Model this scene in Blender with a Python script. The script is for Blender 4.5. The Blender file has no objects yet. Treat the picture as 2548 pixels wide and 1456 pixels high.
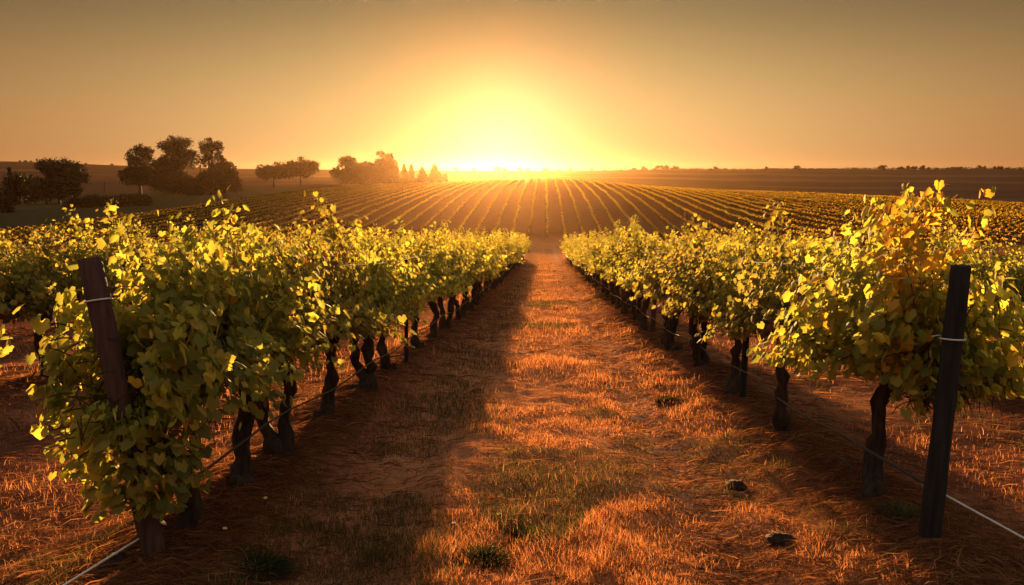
import bpy, math, random
import numpy as np
R = math.radians
C = bpy.context.scene.collection
sc = bpy.context.scene

# ------------------------------------------------------------------ camera
F = 28.0 / 36.0 * 2548.0                    # focal length in picture units (picture is 2548 x 1456 units)
PITCH = math.atan((728 - 425) / F)
YAW = math.atan((1355 - 1274) / F)          # rows run along +y, the camera looks a little to their left
CAM_Z = 1.8
cd = bpy.data.cameras.new("camera"); cam = bpy.data.objects.new("camera", cd); C.objects.link(cam)
cd.lens = 28; cd.sensor_width = 36; cd.clip_start = 0.05; cd.clip_end = 12000
cam.location = (0, 0, CAM_Z); cam.rotation_euler = (math.pi / 2 - PITCH, 0, YAW)
sc.camera = cam

# ------------------------------------------------------------------ light and exposure
sc.view_settings.view_transform = 'Standard'
sc.view_settings.look = 'None'
sc.view_settings.gamma = 1.0
EXPO = 1.9
sc.view_settings.exposure = EXPO
SUN_AZ, SUN_EL = R(3.8), R(3.2)             # degrees left of the rows, above the horizon
GLOW_AZ, GLOW_EL = R(2.6), R(1.7)
sd = bpy.data.lights.new("sun", 'SUN'); sun = bpy.data.objects.new("sun", sd); C.objects.link(sun)
sd.energy = 5.0; sd.angle = R(0.5); sd.color = (1.0, 0.54, 0.20)
sun.rotation_euler = (math.pi / 2 - SUN_EL, 0, math.pi + SUN_AZ)

def dirv(az, el):
    return (-math.sin(az) * math.cos(el), math.cos(az) * math.cos(el), math.sin(el))

w = bpy.data.worlds.new("World"); sc.world = w; w.use_nodes = True
nt = w.node_tree; nt.nodes.clear()
def N(tree, typ, **kw):
    n = tree.nodes.new(typ)
    for k, v in kw.items():
        setattr(n, k, v)
    return n
def link(tree, a, b): tree.links.new(a, b)
def mth(tree, op, a, b=None, clamp=False):
    n = N(tree, 'ShaderNodeMath', operation=op); n.use_clamp = clamp
    for i, v in enumerate((a, b)):
        if v is None: continue
        if isinstance(v, (int, float)): n.inputs[i].default_value = v
        else: link(tree, v, n.inputs[i])
    return n.outputs[0]
def vdot(tree, a, vec):
    n = N(tree, 'ShaderNodeVectorMath', operation='DOT_PRODUCT'); link(tree, a, n.inputs[0]); n.inputs[1].default_value = vec
    return n.outputs['Value']
def vscale(tree, col, fac):
    n = N(tree, 'ShaderNodeVectorMath', operation='SCALE')
    if isinstance(col, tuple): n.inputs[0].default_value = col
    else: link(tree, col, n.inputs[0])
    if isinstance(fac, (int, float)): n.inputs['Scale'].default_value = fac
    else: link(tree, fac, n.inputs['Scale'])
    return n.outputs[0]
def vadd(tree, a, b):
    n = N(tree, 'ShaderNodeVectorMath', operation='ADD'); link(tree, a, n.inputs[0]); link(tree, b, n.inputs[1]); return n.outputs[0]

tc = N(nt, 'ShaderNodeTexCoord')
nrm = N(nt, 'ShaderNodeVectorMath', operation='NORMALIZE'); link(nt, tc.outputs['Generated'], nrm.inputs[0])
D = nrm.outputs[0]
G = dirv(GLOW_AZ, GLOW_EL)
el = mth(nt, 'MULTIPLY', mth(nt, 'ARCSINE', vdot(nt, D, (0, 0, 1))), 180 / math.pi)
gd = vdot(nt, D, G)
ang = mth(nt, 'MULTIPLY', mth(nt, 'ARCCOSINE', gd), 180 / math.pi)
side = mth(nt, 'MULTIPLY', vdot(nt, D, (math.cos(GLOW_AZ), math.sin(GLOW_AZ), 0)), 180 / math.pi)
up = mth(nt, 'SUBTRACT', el, math.degrees(GLOW_EL))
def glow(sh, sv):
    h = mth(nt, 'DIVIDE', side, sh); v = mth(nt, 'DIVIDE', up, sv)
    q = mth(nt, 'ADD', mth(nt, 'MULTIPLY', h, h), mth(nt, 'MULTIPLY', v, v))
    return mth(nt, 'MULTIPLY', mth(nt, 'EXPONENT', mth(nt, 'MULTIPLY', q, -1.0)), fwd)
fwd = mth(nt, 'MULTIPLY', mth(nt, 'ADD', gd, 0.2), 1.2, clamp=True)
gA = glow(35.0, 8.8); gB = glow(24.0, 8.8)
g2 = mth(nt, 'EXPONENT', mth(nt, 'DIVIDE', mth(nt, 'MULTIPLY', ang, ang), -4.3 ** 2))
ramp = N(nt, 'ShaderNodeValToRGB'); link(nt, mth(nt, 'DIVIDE', el, 40.0, clamp=True), ramp.inputs[0])
cr = ramp.color_ramp; cr.interpolation = 'B_SPLINE'
stops = [(0.0, (.20, .05, .016)), (.10, (.17, .085, .032)), (.20, (.10, .07, .034)), (.31, (.055, .042, .025)), (.55, (.24, .205, .17)), (1.0, (.27, .26, .255))]  # upper stops raised as added fill for the shaded ground and leaves
cr.elements[0].position = 0; cr.elements[1].position = 1
for p, c in stops[1:-1]: cr.elements.new(p)
for e, (p, c) in zip(cr.elements, stops): e.position = p; e.color = (*c, 1)
back = mth(nt, 'ADD', mth(nt, 'MULTIPLY', mth(nt, 'SUBTRACT', 1.0, gd), 0.45), 1.0)  # unseen sky opposite the glow boosted, added fill to lift the shade
base = vscale(nt, ramp.outputs[0], back)
SKY = 1.0 / 2 ** EXPO
tot = vadd(nt, vadd(nt, base, vadd(nt, vscale(nt, (.58, .25, .07), gA), vscale(nt, (.17, .26, .125), gB))), vscale(nt, (.0, .0, .14), g2))
nish = N(nt, 'ShaderNodeTexSky'); nish.sky_type = 'NISHITA'; nish.sun_disc = False
nish.sun_elevation = SUN_EL; nish.sun_rotation = -SUN_AZ; nish.dust_density = 4.0; nish.air_density = 1.5
bg1 = N(nt, 'ShaderNodeBackground'); link(nt, tot, bg1.inputs[0]); bg1.inputs[1].default_value = SKY
bg2 = N(nt, 'ShaderNodeBackground'); link(nt, nish.outputs[0], bg2.inputs[0]); bg2.inputs[1].default_value = 0.0005
ad = N(nt, 'ShaderNodeAddShader'); link(nt, bg1.outputs[0], ad.inputs[0]); link(nt, bg2.outputs[0], ad.inputs[1])
wo = N(nt, 'ShaderNodeOutputWorld'); link(nt, ad.outputs[0], wo.inputs['Surface'])

cy = sc.cycles
cy.use_denoising = True
cy.max_bounces = 8; cy.diffuse_bounces = 4; cy.glossy_bounces = 2; cy.transmission_bounces = 6; cy.volume_bounces = 0; cy.transparent_max_bounces = 8
cy.caustics_reflective = False; cy.caustics_refractive = False
cy.sample_clamp_indirect = 4.0

# ------------------------------------------------------------------ small tools
rng = np.random.default_rng(7)
def tag(o, label=None, cat=None, group=None, kind=None):
    if label: o['label'] = label
    if cat: o['category'] = cat
    if group: o['group'] = group
    if kind: o['kind'] = kind
    return o
def empty(name, loc, rot=(0, 0, 0)):
    o = bpy.data.objects.new(name, None); C.objects.link(o); o.location = loc; o.rotation_euler = rot; o.empty_display_size = .2
    return o
def mesh(name, V, blocks, mat, col=None, smooth=False):
    """V (n,3); blocks: list of face index arrays, each (m,k); col: (n,3) colours stored as the attribute 'col'."""
    me = bpy.data.meshes.new(name)
    V = np.ascontiguousarray(V, dtype=np.float32)
    blocks = [np.asarray(b) for b in blocks if len(b)]
    me.vertices.add(len(V)); me.vertices.foreach_set('co', V.ravel())
    li = np.concatenate([b.ravel() for b in blocks]).astype(np.int32)
    lt = np.concatenate([np.full(len(b), b.shape[1]) for b in blocks])
    ls = np.concatenate([[0], np.cumsum(lt)[:-1]]).astype(np.int32)
    me.loops.add(len(li)); me.loops.foreach_set('vertex_index', li)
    me.polygons.add(len(lt)); me.polygons.foreach_set('loop_start', ls)
    if smooth: me.polygons.foreach_set('use_smooth', np.ones(len(lt), dtype=bool))
    me.update(calc_edges=True)
    if col is not None:
        a = me.attributes.new('col', 'FLOAT_COLOR', 'POINT')
        a.data.foreach_set('color', np.concatenate([col, np.ones((len(V), 1))], 1).astype(np.float32).ravel())
    if mat: me.materials.append(mat)
    return me
def obj(name, me, parent=None, loc=None):
    o = bpy.data.objects.new(name, me); C.objects.link(o)
    if parent: o.parent = parent
    if loc is not None: o.location = loc
    return o
class MB:
    """collects pieces of one mesh"""
    def __init__(s): s.V = []; s.B = []; s.K = []; s.n = 0
    def add(s, V, blocks, col=None):
        V = np.asarray(V, float)
        s.V.append(V); s.B += [np.asarray(b) + s.n for b in blocks]; s.n += len(V)
        if col is not None: s.K.append(np.broadcast_to(np.asarray(col, float), (len(V), 3)))
        return s
    def mesh(s, name, mat, smooth=False):
        return mesh(name, np.concatenate(s.V), s.B, mat, np.concatenate(s.K) if s.K else None, smooth)
def unit(v): return v / np.maximum(np.linalg.norm(v, axis=-1, keepdims=True), 1e-9)
def tube(P, rad, seg=8, cap=True, wob=0, r=None):
    """tube along polyline P (n,3) with radii; returns V, blocks"""
    P = np.asarray(P, float); n = len(P); rad = np.broadcast_to(np.asarray(rad, float), (n,))
    T = unit(np.gradient(P, axis=0))
    ref = np.array([0, 0, 1.0]) if abs(T[:, 2]).mean() < .7 else np.array([1.0, 0, 0])
    A = unit(np.cross(T, ref)); B = np.cross(T, A)
    th = np.arange(seg) * 2 * math.pi / seg
    rr = rad[:, None] * np.ones(seg)
    if wob: rr = rr * (1 + wob * (r.random((n, seg)) - .5) * 2)
    V = P[:, None] + rr[..., None] * (np.cos(th)[None, :, None] * A[:, None] + np.sin(th)[None, :, None] * B[:, None])
    i = np.arange(n - 1)[:, None] * seg; j = np.arange(seg)[None]; k = (j + 1) % seg
    Q = np.stack([i + j, i + k, i + seg + k, i + seg + j], -1).reshape(-1, 4)
    bl = [Q]
    if cap: bl += [np.arange(seg)[None, ::-1], (np.arange(seg) + (n - 1) * seg)[None]]
    return V.reshape(-1, 3), bl
def hashn(i, j, s):
    h = np.sin(i * 127.1 + j * 311.7 + s * 74.7) * 43758.5453
    return h - np.floor(h)
def vnoise(x, y, s=0):
    x = np.asarray(x, float); y = np.asarray(y, float)
    i = np.floor(x); j = np.floor(y); u = x - i; v = y - j; u = u * u * (3 - 2 * u); v = v * v * (3 - 2 * v)
    return (hashn(i, j, s) * (1 - u) + hashn(i + 1, j, s) * u) * (1 - v) + (hashn(i, j + 1, s) * (1 - u) + hashn(i + 1, j + 1, s) * u) * v
def fbm(x, y, s=0, o=3):
    t = 0; a = .5
    for k in range(o): t = t + a * vnoise(x * 2 ** k, y * 2 ** k, s + k * 9); a *= .5
    return t / (1 - .5 ** o)
def sstep(a, b, x):
    t = np.clip((x - a) / (b - a), 0, 1); return t * t * (3 - 2 * t)

# picture units <-> world
def ray(px, py):
    c = np.array([(px - 1274) / F, -(py - 728) / F, -1.0])
    a = math.pi / 2 - PITCH
    v = np.array([c[0], c[1] * math.cos(a) - c[2] * math.sin(a), c[1] * math.sin(a) + c[2] * math.cos(a)])
    return np.array([v[0] * math.cos(YAW) - v[1] * math.sin(YAW), v[0] * math.sin(YAW) + v[1] * math.cos(YAW), v[2]])
def at(px, py, d):
    v = ray(px, py); return np.array([0, 0, CAM_Z]) + v * (d / v[1])

# ------------------------------------------------------------------ terrain
ROWS = (-10.7, -6.4, -2.08, 2.2, 5.7, 9.8)
def ROWX(xr, y): return xr * (1 - .0125 * np.clip(y - 4, 0, 14))
ROW_END = 63.0
def table(pts):
    d = np.array([p[0] for p in pts], float); b = np.array([p[1] for p in pts], float)
    g = np.arange(-80, 3200, 2.0); v = np.interp(g, d, b)
    k = np.exp(-(np.arange(-12, 13) * 2.0 / 9) ** 2); k /= k.sum()
    v = np.convolve(np.pad(v, 12, mode='edge'), k, mode='valid')
    return g, v
T_C = table([(-80, -5), (0, 1.8), (60, 6.9), (76, 7.95), (88, 8.6), (97, 8.7), (110, 7.6), (131, 5.8), (145, 5.0), (160, 4.36), (190, 3.5), (220, 3.05), (245, 3.05), (280, 3.8), (330, 5.2), (400, 6.0), (500, 4.0), (600, 1.2), (680, 0), (800, 3), (3200, 60)])
T_L = table([(-80, -5), (0, 1.8), (30, 4.2), (60, 6.2), (90, 7.2), (131, 6.2), (160, 5.5), (200, 4.8), (245, 4.2), (330, 4.2), (430, 4.2), (520, 2.6), (600, 1.0), (680, 0), (800, 3), (3200, 60)])
T_R = table([(-80, -5), (0, 1.8), (30, 4.1), (60, 5.7), (90, 6.1), (131, 6.0), (160, 5.5), (200, 5.2), (245, 5.8), (300, 8), (380, 10.6), (470, 7.0), (560, 3.5), (620, 1.2), (680, 0), (800, 3), (3200, 60)])
def H0(x, y):
    x = np.asarray(x, float); y = np.asarray(y, float)
    c = np.interp(y, *T_C); l = np.interp(y, *T_L); rr = np.interp(y, *T_R)
    wc = np.exp(-(x / (28 + np.maximum(y - 245, 0) * .4)) ** 2)
    sl = sstep(-30, 30, x)
    below = wc * c + (1 - wc) * ((1 - sl) * l + sl * rr)
    lat = np.where(x < 0, .00016, .00024) * np.minimum(np.abs(x), 170) ** 2
    below = below + lat * (1 - sstep(240, 330, y)) * sstep(70, 140, y)
    q = x / np.maximum(y, 50)
    ridge = np.interp(q, [-.9, -.68, -.53, -.37, -.13, 0, .17, .6, .9], [9.0, 7.9, 4.5, 1.7, 0, -.2, 1.2, 1.35, 1.2])
    below = below - ridge * sstep(400, 680, y)
    below = below - sstep(280, 400, y) * (fbm(x / 70, y / 90, 3) - .5) * 2.0 * (1 - .7 * sstep(560, 670, y))
    return CAM_Z - below
def mound(x, y):
    near = 1 - sstep(ROW_END - 2, ROW_END + 4, y)
    m = 0
    for xr in ROWS: m = m + np.exp(-((x - ROWX(xr, y) + .08 * np.sin(y * .35 + xr)) / .52) ** 2)
    return m * near
def H(x, y):
    x = np.asarray(x, float); y = np.asarray(y, float)
    h = H0(x, y)
    nb = 1 - sstep(70, 110, y)
    m = mound(x, y)
    rut = np.exp(-((x - 1.02 - .06 * np.sin(y * .5)) / .2) ** 2) + .6 * np.exp(-((x + .98 + .05 * np.sin(y * .4)) / .2) ** 2)
    h = h + m * (.15 + .09 * (fbm(x * 2.2, y * .9, 5) - .5)) - nb * .05 * rut
    h = h + nb * ((fbm(x * 1.3, y * 1.3, 1) - .5) * .07 + (fbm(x * 5, y * 5, 2, 2) - .5) * (.045 + .06 * m))
    far = sstep(90, 130, y) * (1 - sstep(250, 300, y))
    return h + far * (fbm(x / 9, y / 9, 8) - .5) * .3

# ------------------------------------------------------------------ materials
def newmat(name):
    m = bpy.data.materials.new(name); m.use_nodes = True; t = m.node_tree; t.nodes.clear()
    out = N(t, 'ShaderNodeOutputMaterial'); return m, t, out
def leafmat(name, trans, gloss=.25, var=.5, tint=(1, 1, 1)):
    m, t, out = newmat(name)
    a = N(t, 'ShaderNodeAttribute', attribute_name='col')
    oi = N(t, 'ShaderNodeObjectInfo')
    hs = N(t, 'ShaderNodeHueSaturation'); link(t, a.outputs['Color'], hs.inputs['Color'])
    link(t, mth(t, 'ADD', mth(t, 'MULTIPLY', oi.outputs['Random'], .03), .485), hs.inputs['Hue'])
    link(t, mth(t, 'ADD', mth(t, 'MULTIPLY', oi.outputs['Random'], var), 1 - var / 2), hs.inputs['Value'])
    p = N(t, 'ShaderNodeBsdfPrincipled'); p.inputs['Roughness'].default_value = .65; p.inputs['Specular IOR Level'].default_value = gloss
    link(t, hs.outputs[0], p.inputs['Base Color'])
    tr = N(t, 'ShaderNodeBsdfTranslucent')
    mx = N(t, 'ShaderNodeMix', data_type='RGBA', blend_type='MULTIPLY'); mx.inputs['Factor'].default_value = 1
    link(t, hs.outputs[0], mx.inputs['A']); mx.inputs['B'].default_value = (*tint, 1)
    link(t, mx.outputs['Result'], tr.inputs['Color'])
    ms = N(t, 'ShaderNodeMixShader'); ms.inputs[0].default_value = trans
    link(t, p.outputs[0], ms.inputs[1]); link(t, tr.outputs[0], ms.inputs[2]); link(t, ms.outputs[0], out.inputs['Surface'])
    return m
def barkmat(name, c1, c2, scale=(30, 30, 6), bump=.6, rough=.9):
    m, t, out = newmat(name)
    tc = N(t, 'ShaderNodeTexCoord'); mp = N(t, 'ShaderNodeMapping'); mp.inputs['Scale'].default_value = scale
    link(t, tc.outputs['Object'], mp.inputs[0])
    no = N(t, 'ShaderNodeTexNoise'); no.inputs['Scale'].default_value = 1; no.inputs['Detail'].default_value = 5; link(t, mp.outputs[0], no.inputs['Vector'])
    rp = N(t, 'ShaderNodeValToRGB'); link(t, no.outputs[0], rp.inputs[0])
    rp.color_ramp.elements[0].position = .3; rp.color_ramp.elements[1].position = .7
    rp.color_ramp.elements[0].color = (*c1, 1); rp.color_ramp.elements[1].color = (*c2, 1)
    p = N(t, 'ShaderNodeBsdfPrincipled'); p.inputs['Roughness'].default_value = rough; p.inputs['Specular IOR Level'].default_value = .2
    link(t, rp.outputs[0], p.inputs['Base Color'])
    b = N(t, 'ShaderNodeBump'); b.inputs['Strength'].default_value = bump; b.inputs['Distance'].default_value = .02
    link(t, no.outputs[0], b.inputs['Height']); link(t, b.outputs[0], p.inputs['Normal'])
    link(t, p.outputs[0], out.inputs['Surface']); return m
def plainmat(name, c, rough=.5, metal=0.0, scale=40.0):
    m, t, out = newmat(name)
    p = N(t, 'ShaderNodeBsdfPrincipled'); p.inputs['Roughness'].default_value = rough; p.inputs['Metallic'].default_value = metal
    no = N(t, 'ShaderNodeTexNoise'); no.inputs['Scale'].default_value = scale
    tc = N(t, 'ShaderNodeTexCoord'); link(t, tc.outputs['Object'], no.inputs['Vector'])
    v = vscale(t, tuple(c), mth(t, 'ADD', mth(t, 'MULTIPLY', no.outputs[0], .7), .65)); link(t, v, p.inputs['Base Color'])
    link(t, p.outputs[0], out.inputs['Surface']); return m
def groundmat():
    m, t, out = newmat('soil_and_fields')
    a = N(t, 'ShaderNodeAttribute', attribute_name='col')
    tc = N(t, 'ShaderNodeTexCoord')
    n1 = N(t, 'ShaderNodeTexNoise'); n1.inputs['Scale'].default_value = 14; n1.inputs['Detail'].default_value = 8; n1.inputs['Roughness'].default_value = .7
    n2 = N(t, 'ShaderNodeTexNoise'); n2.inputs['Scale'].default_value = .9; n2.inputs['Detail'].default_value = 4
    for n in (n1, n2): link(t, tc.outputs['Object'], n.inputs['Vector'])
    f = mth(t, 'MULTIPLY', mth(t, 'ADD', mth(t, 'MULTIPLY', n1.outputs[0], 1.3), .35), mth(t, 'ADD', mth(t, 'MULTIPLY', n2.outputs[0], .9), .55))
    p = N(t, 'ShaderNodeBsdfPrincipled'); p.inputs['Roughness'].default_value = 1.0; p.inputs['Specular IOR Level'].default_value = 0.0
    link(t, vscale(t, a.outputs['Color'], f), p.inputs['Base Color'])
    b = N(t, 'ShaderNodeBump'); b.inputs['Strength'].default_value = .25; b.inputs['Distance'].default_value = .02
    link(t, n1.outputs[0], b.inputs['Height']); link(t, b.outputs[0], p.inputs['Normal'])
    link(t, p.outputs[0], out.inputs['Surface']); return m

M_leaf = leafmat('vine_leaf', .65, gloss=.12, tint=(1.9, 1.75, .9))
M_grass = leafmat('dry_grass_blade', .45, gloss=.0, var=0, tint=(1.1, 1.0, .8))
M_rowleaf = leafmat('far_vine_leaf', .6, gloss=.0, var=.3, tint=(2.6, 2.3, 1.0))
M_tree = leafmat('tree_leaf', .12, gloss=.05, var=.3)
M_bark = barkmat('vine_bark', (.018, .012, .009), (.07, .045, .032))
M_treebark = barkmat('tree_bark', (.03, .022, .017), (.10, .075, .055), (4, 4, 1))
M_postred = barkmat('weathered_post_wood', (.045, .022, .018), (.11, .055, .042), (35, 35, 3), .5)
M_postgrey = barkmat('grey_post_wood', (.012, .012, .013), (.034, .031, .029), (35, 35, 3), .5)
M_wire = plainmat('galvanised_wire', (.16, .13, .09), .7, .0)
M_white = plainmat('white_plastic', (.6, .58, .55), .6)
M_hose = plainmat('black_hose', (.03, .028, .027), .5)
M_clod = barkmat('soil_clod', (.018, .009, .006), (.045, .022, .015), (25, 25, 25), 1.0)
M_flower = plainmat('flower_petal', (.75, .62, .22), .6)

# ------------------------------------------------------------------ ground sheet
def axis(segs):
    out = [segs[0][0]]
    for a, b, s in segs:
        n = max(1, int(round((b - a) / s))); out += list(a + (b - a) * (np.arange(1, n + 1) / n))
    return np.array(out)
def geo(a, b, n): return list(a * (b / a) ** (np.arange(1, n + 1) / n))
ys = np.concatenate([axis([(-60, -6, 6), (-6, 2.6, .5), (2.6, 13, .05), (13, 40, .2), (40, 120, .8), (120, 300, 2)]), geo(300, 1200, 90)])
xh = np.concatenate([axis([(0, 3.3, .05), (3.3, 9, .14), (9, 22, .6), (22, 150, 3)]), geo(150, 1100, 55)])
xs = np.concatenate([-xh[:0:-1], xh])
X, Y = np.meshgrid(xs, ys)
Z = H(X, Y)
def gcol(X, Y):
    lerp = lambda a, b, t: a * (1 - t[..., None]) + np.asarray(b) * t[..., None]
    col = np.broadcast_to(np.array([.42, .17, .075]), X.shape + (3,)).copy()
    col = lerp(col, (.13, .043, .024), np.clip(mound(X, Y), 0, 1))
    col = lerp(col, (.125, .046, .027), sstep(2.4, 3.0, np.abs(X)) * (.55 + .45 * sstep(.4, .6, fbm(X * .6, Y * .6, 51))))  # corner darkening painted into the soil colour of the outer aisles
    trk = np.exp(-((X - 1.05) / .28) ** 2)
    col = lerp(col, (.52, .26, .14), trk * (1 - sstep(70, 100, Y)))
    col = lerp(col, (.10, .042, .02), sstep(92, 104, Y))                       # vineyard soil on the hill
    edge = -60 - np.clip(Y - 120, 0, 500) * .0
    lf = sstep(0, 8, edge - X) * sstep(40, 70, Y)
    col = lerp(col, (.05, .045, .02), lf)                                     # rough grass left of the vineyard
    fr = sstep(246, 262, Y)
    far = np.stack([.075 + 0 * X, .042 + 0 * X, .024 + 0 * X], -1)
    nz = fbm(X / 100, Y / 200, 21); far = far * (.55 + .9 * nz[..., None])
    st = sstep(.58, .66, fbm(X / 220, Y / 32, 33)); far = lerp(far, (.13, .08, .048), st * .8)
    dk = sstep(0, 60, X - 150) * sstep(0, 40, Y - 290) * (1 - sstep(380, 460, Y + (X - 240) * -.5)); far = lerp(far, (.05, .03, .024), dk)
    far = lerp(far, (.055, .035, .022), sstep(540, 630, Y) * .8)
    col = lerp(col, 0 * col, np.zeros_like(X)) * (1 - fr[..., None]) + far * fr[..., None]
    return col
ny, nx = X.shape
idx = (np.arange(ny - 1)[:, None] * nx + np.arange(nx - 1)[None])
Q = np.stack([idx, idx + 1, idx + nx + 1, idx + nx], -1).reshape(-1, 4)
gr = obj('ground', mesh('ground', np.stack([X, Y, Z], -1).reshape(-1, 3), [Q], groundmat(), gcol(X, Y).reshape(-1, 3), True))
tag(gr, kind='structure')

# ------------------------------------------------------------------ leaves
OUT = np.array([(0, -.02), (.2, -.3), (.44, -.22), (.46, .05), (.54, .30), (.38, .42), (.22, .63), (0, .80), (-.22, .63), (-.38, .42), (-.54, .30), (-.46, .05), (-.44, -.22), (-.2, -.3)])
NO = len(OUT)
TMPL = np.concatenate([np.c_[OUT, -.22 * (np.abs(OUT[:, 0]) ** 1.5) - .10 * OUT[:, 1] ** 2], [[0, .14, .03]]])
FAN = np.stack([np.full(NO, NO), np.arange(NO), (np.arange(NO) + 1) % NO], -1)
def leaves(P, Nn, T, size, col, r):
    n = len(P)
    Nn = unit(Nn); T = unit(T - (T * Nn).sum(1, keepdims=True) * Nn); B = np.cross(T, Nn)
    w = TMPL[None] * size[:, None, None] * np.stack([1 + .25 * (r.random((n, 1)) - .5), 1 + 0 * r.random((n, 1)), .6 + 1.6 * r.random((n, 1))], -1)
    V = P[:, None] + w[..., :1] * B[:, None] + w[..., 1:2] * T[:, None] + w[..., 2:] * Nn[:, None]
    Fc = (FAN[None] + np.arange(n)[:, None, None] * (NO + 1)).reshape(-1, 3)
    K = np.repeat(col, NO + 1, 0)
    return V.reshape(-1, 3), Fc, K
def leafcol(n, r, autumn=0.0):
    a = np.array([.25, .25, .065]); b = np.array([.38, .30, .07]); g = np.array([.16, .18, .055])
    t = r.random((n, 1)); u = r.random((n, 1))
    c = a * (1 - t) + np.where(u < .5, b, g) * t
    c *= .75 + .5 * r.random((n, 1))
    y = r.random((n, 1)) < autumn
    return np.where(y, np.array([.50, .19, .03]) * (.7 + .6 * r.random((n, 1))), c)
def shoot(p0, d0, L, sag, r, n=12):
    P = [np.array(p0, float)]; d = np.array(d0, float); d /= np.linalg.norm(d)
    for i in range(n):
        d = d + np.array([0, 0, -sag]) + r.normal(0, .10, 3); d /= np.linalg.norm(d)
        P.append(P[-1] + d * L / n)
    return np.array(P)
def foliage(seed, nsh=44, hl=.72, extra=(), density=92, lsize=.039, autumn=.01, top=1.0, tall=3, keep=None):
    r = np.random.default_rng(seed)
    mb = MB(); pts = []; dirs = []; aut = []; big = []
    S = []
    for i in range(nsh):
        y0 = r.uniform(-hl, hl); x0 = r.normal(0, .07); k = r.random()
        s = 1 if r.random() < .5 else -1
        if k < .58:   S.append((shoot((x0, y0, .82), (r.normal(0, .34), r.normal(0, .25), 1), r.uniform(.62, .98) * top, .05, r), autumn))
        elif k < .86: S.append((shoot((x0, y0, .95), (s * r.uniform(.4, .9), r.normal(0, .3), .8), r.uniform(.6, .95), .24, r), autumn))
        else:         S.append((shoot((x0, y0, .85), (s * r.uniform(.6, 1.0), r.normal(0, .5), .25), r.uniform(.4, .6), .26, r), autumn))
    for i in range(tall):
        S.append((shoot((r.normal(0, .08), r.uniform(-hl, hl), .9), (r.normal(0, .14), r.normal(0, .2), 1), r.uniform(.98, 1.25) * top, .015, r), autumn))
    for (p0, d0, L, sag, au) in extra: S.append((shoot(p0, d0, L, sag, r, 16), au))
    for P, au in S:
        L = np.linalg.norm(np.diff(P, axis=0), axis=1).sum()
        n = int(density * L / .9)
        t = r.random(n) ** .85 * (len(P) - 1.001); i = t.astype(int); f = (t - i)[:, None]
        q = P[i] * (1 - f) + P[i + 1] * f
        rad = (.035 + .07 * (1 - t / len(P)))[:, None]
        pts.append(q + r.normal(0, 1, (n, 3)) * rad); dirs.append(P[np.minimum(i + 1, len(P) - 1)] - P[i]); aut.append(np.full(n, au))
        big.append(1.12 - .45 * (t / len(P)) ** 3)
        lowp = np.full(len(P), .74); okp = (P[:, 2] > lowp) if keep is None else keep(P, lowp)
        okp = okp & (np.abs(P[:, 0]) < .5) & (P[:, 2] > .62); okp[:3] = True
        m_ = len(P) if okp.all() else int(np.argmin(okp))
        V, B = tube(P[:max(m_, 2)], np.linspace(.0045, .002, len(P))[:max(m_, 2)], 3, False); mb.add(V, B, (.12, .075, .03))
    P = np.concatenate(pts); Dd = np.concatenate(dirs); au = np.concatenate(aut); sz = np.concatenate(big)
    low = .83 + .10 * np.clip(np.abs(P[:, 0]) - .08, 0, .5) + .18 * (vnoise(P[:, 1] * 3.3 + seed, P[:, 0] * 2, 5) - .5)
    k = (P[:, 2] > low) if keep is None else keep(P, low)
    P, Dd, au, sz = P[k], Dd[k], au[k], sz[k]
    cell = np.floor(P / .17).astype(np.int64) + 50; key = lambda c: c[:, 0] * 1000000 + c[:, 1] * 1000 + c[:, 2]
    uk, uc = np.unique(key(cell), return_counts=True); near_ = np.zeros(len(P), int)
    for dx in (-1, 0, 1):
        for dy in (-1, 0, 1):
            for dz in (-1, 0, 1):
                q = key(cell + [dx, dy, dz]); j = np.clip(np.searchsorted(uk, q), 0, len(uk) - 1); near_ += np.where(uk[j] == q, uc[j], 0)
    k = near_ >= 9                                   # no leaf hangs alone in the air
    P, Dd, au, sz = P[k], Dd[k], au[k], sz[k]
    n = len(P)
    Nn = np.c_[np.sign(P[:, 0] + r.normal(0, .12, n)) * 1.0, r.normal(0, .25, n), np.full(n, .55)] + r.normal(0, .55, (n, 3))
    T = np.array([0, 0, -1.0]) + .5 * unit(Dd) + r.normal(0, .5, (n, 3))
    size = lsize * 1.55 * sz * r.uniform(.65, 1.25, n)
    col = leafcol(n, r); am = r.random(n) < au
    col[am] = np.array([.44, .26, .05]) * r.uniform(.7, 1.3, (am.sum(), 1))
    V, Fc, K = leaves(P, Nn, T, size, col, r)
    mb.V.append(V); mb.B.append(Fc + mb.n); mb.K.append(K); mb.n += len(V)
    return mb.mesh('foliage', M_leaf)
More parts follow.
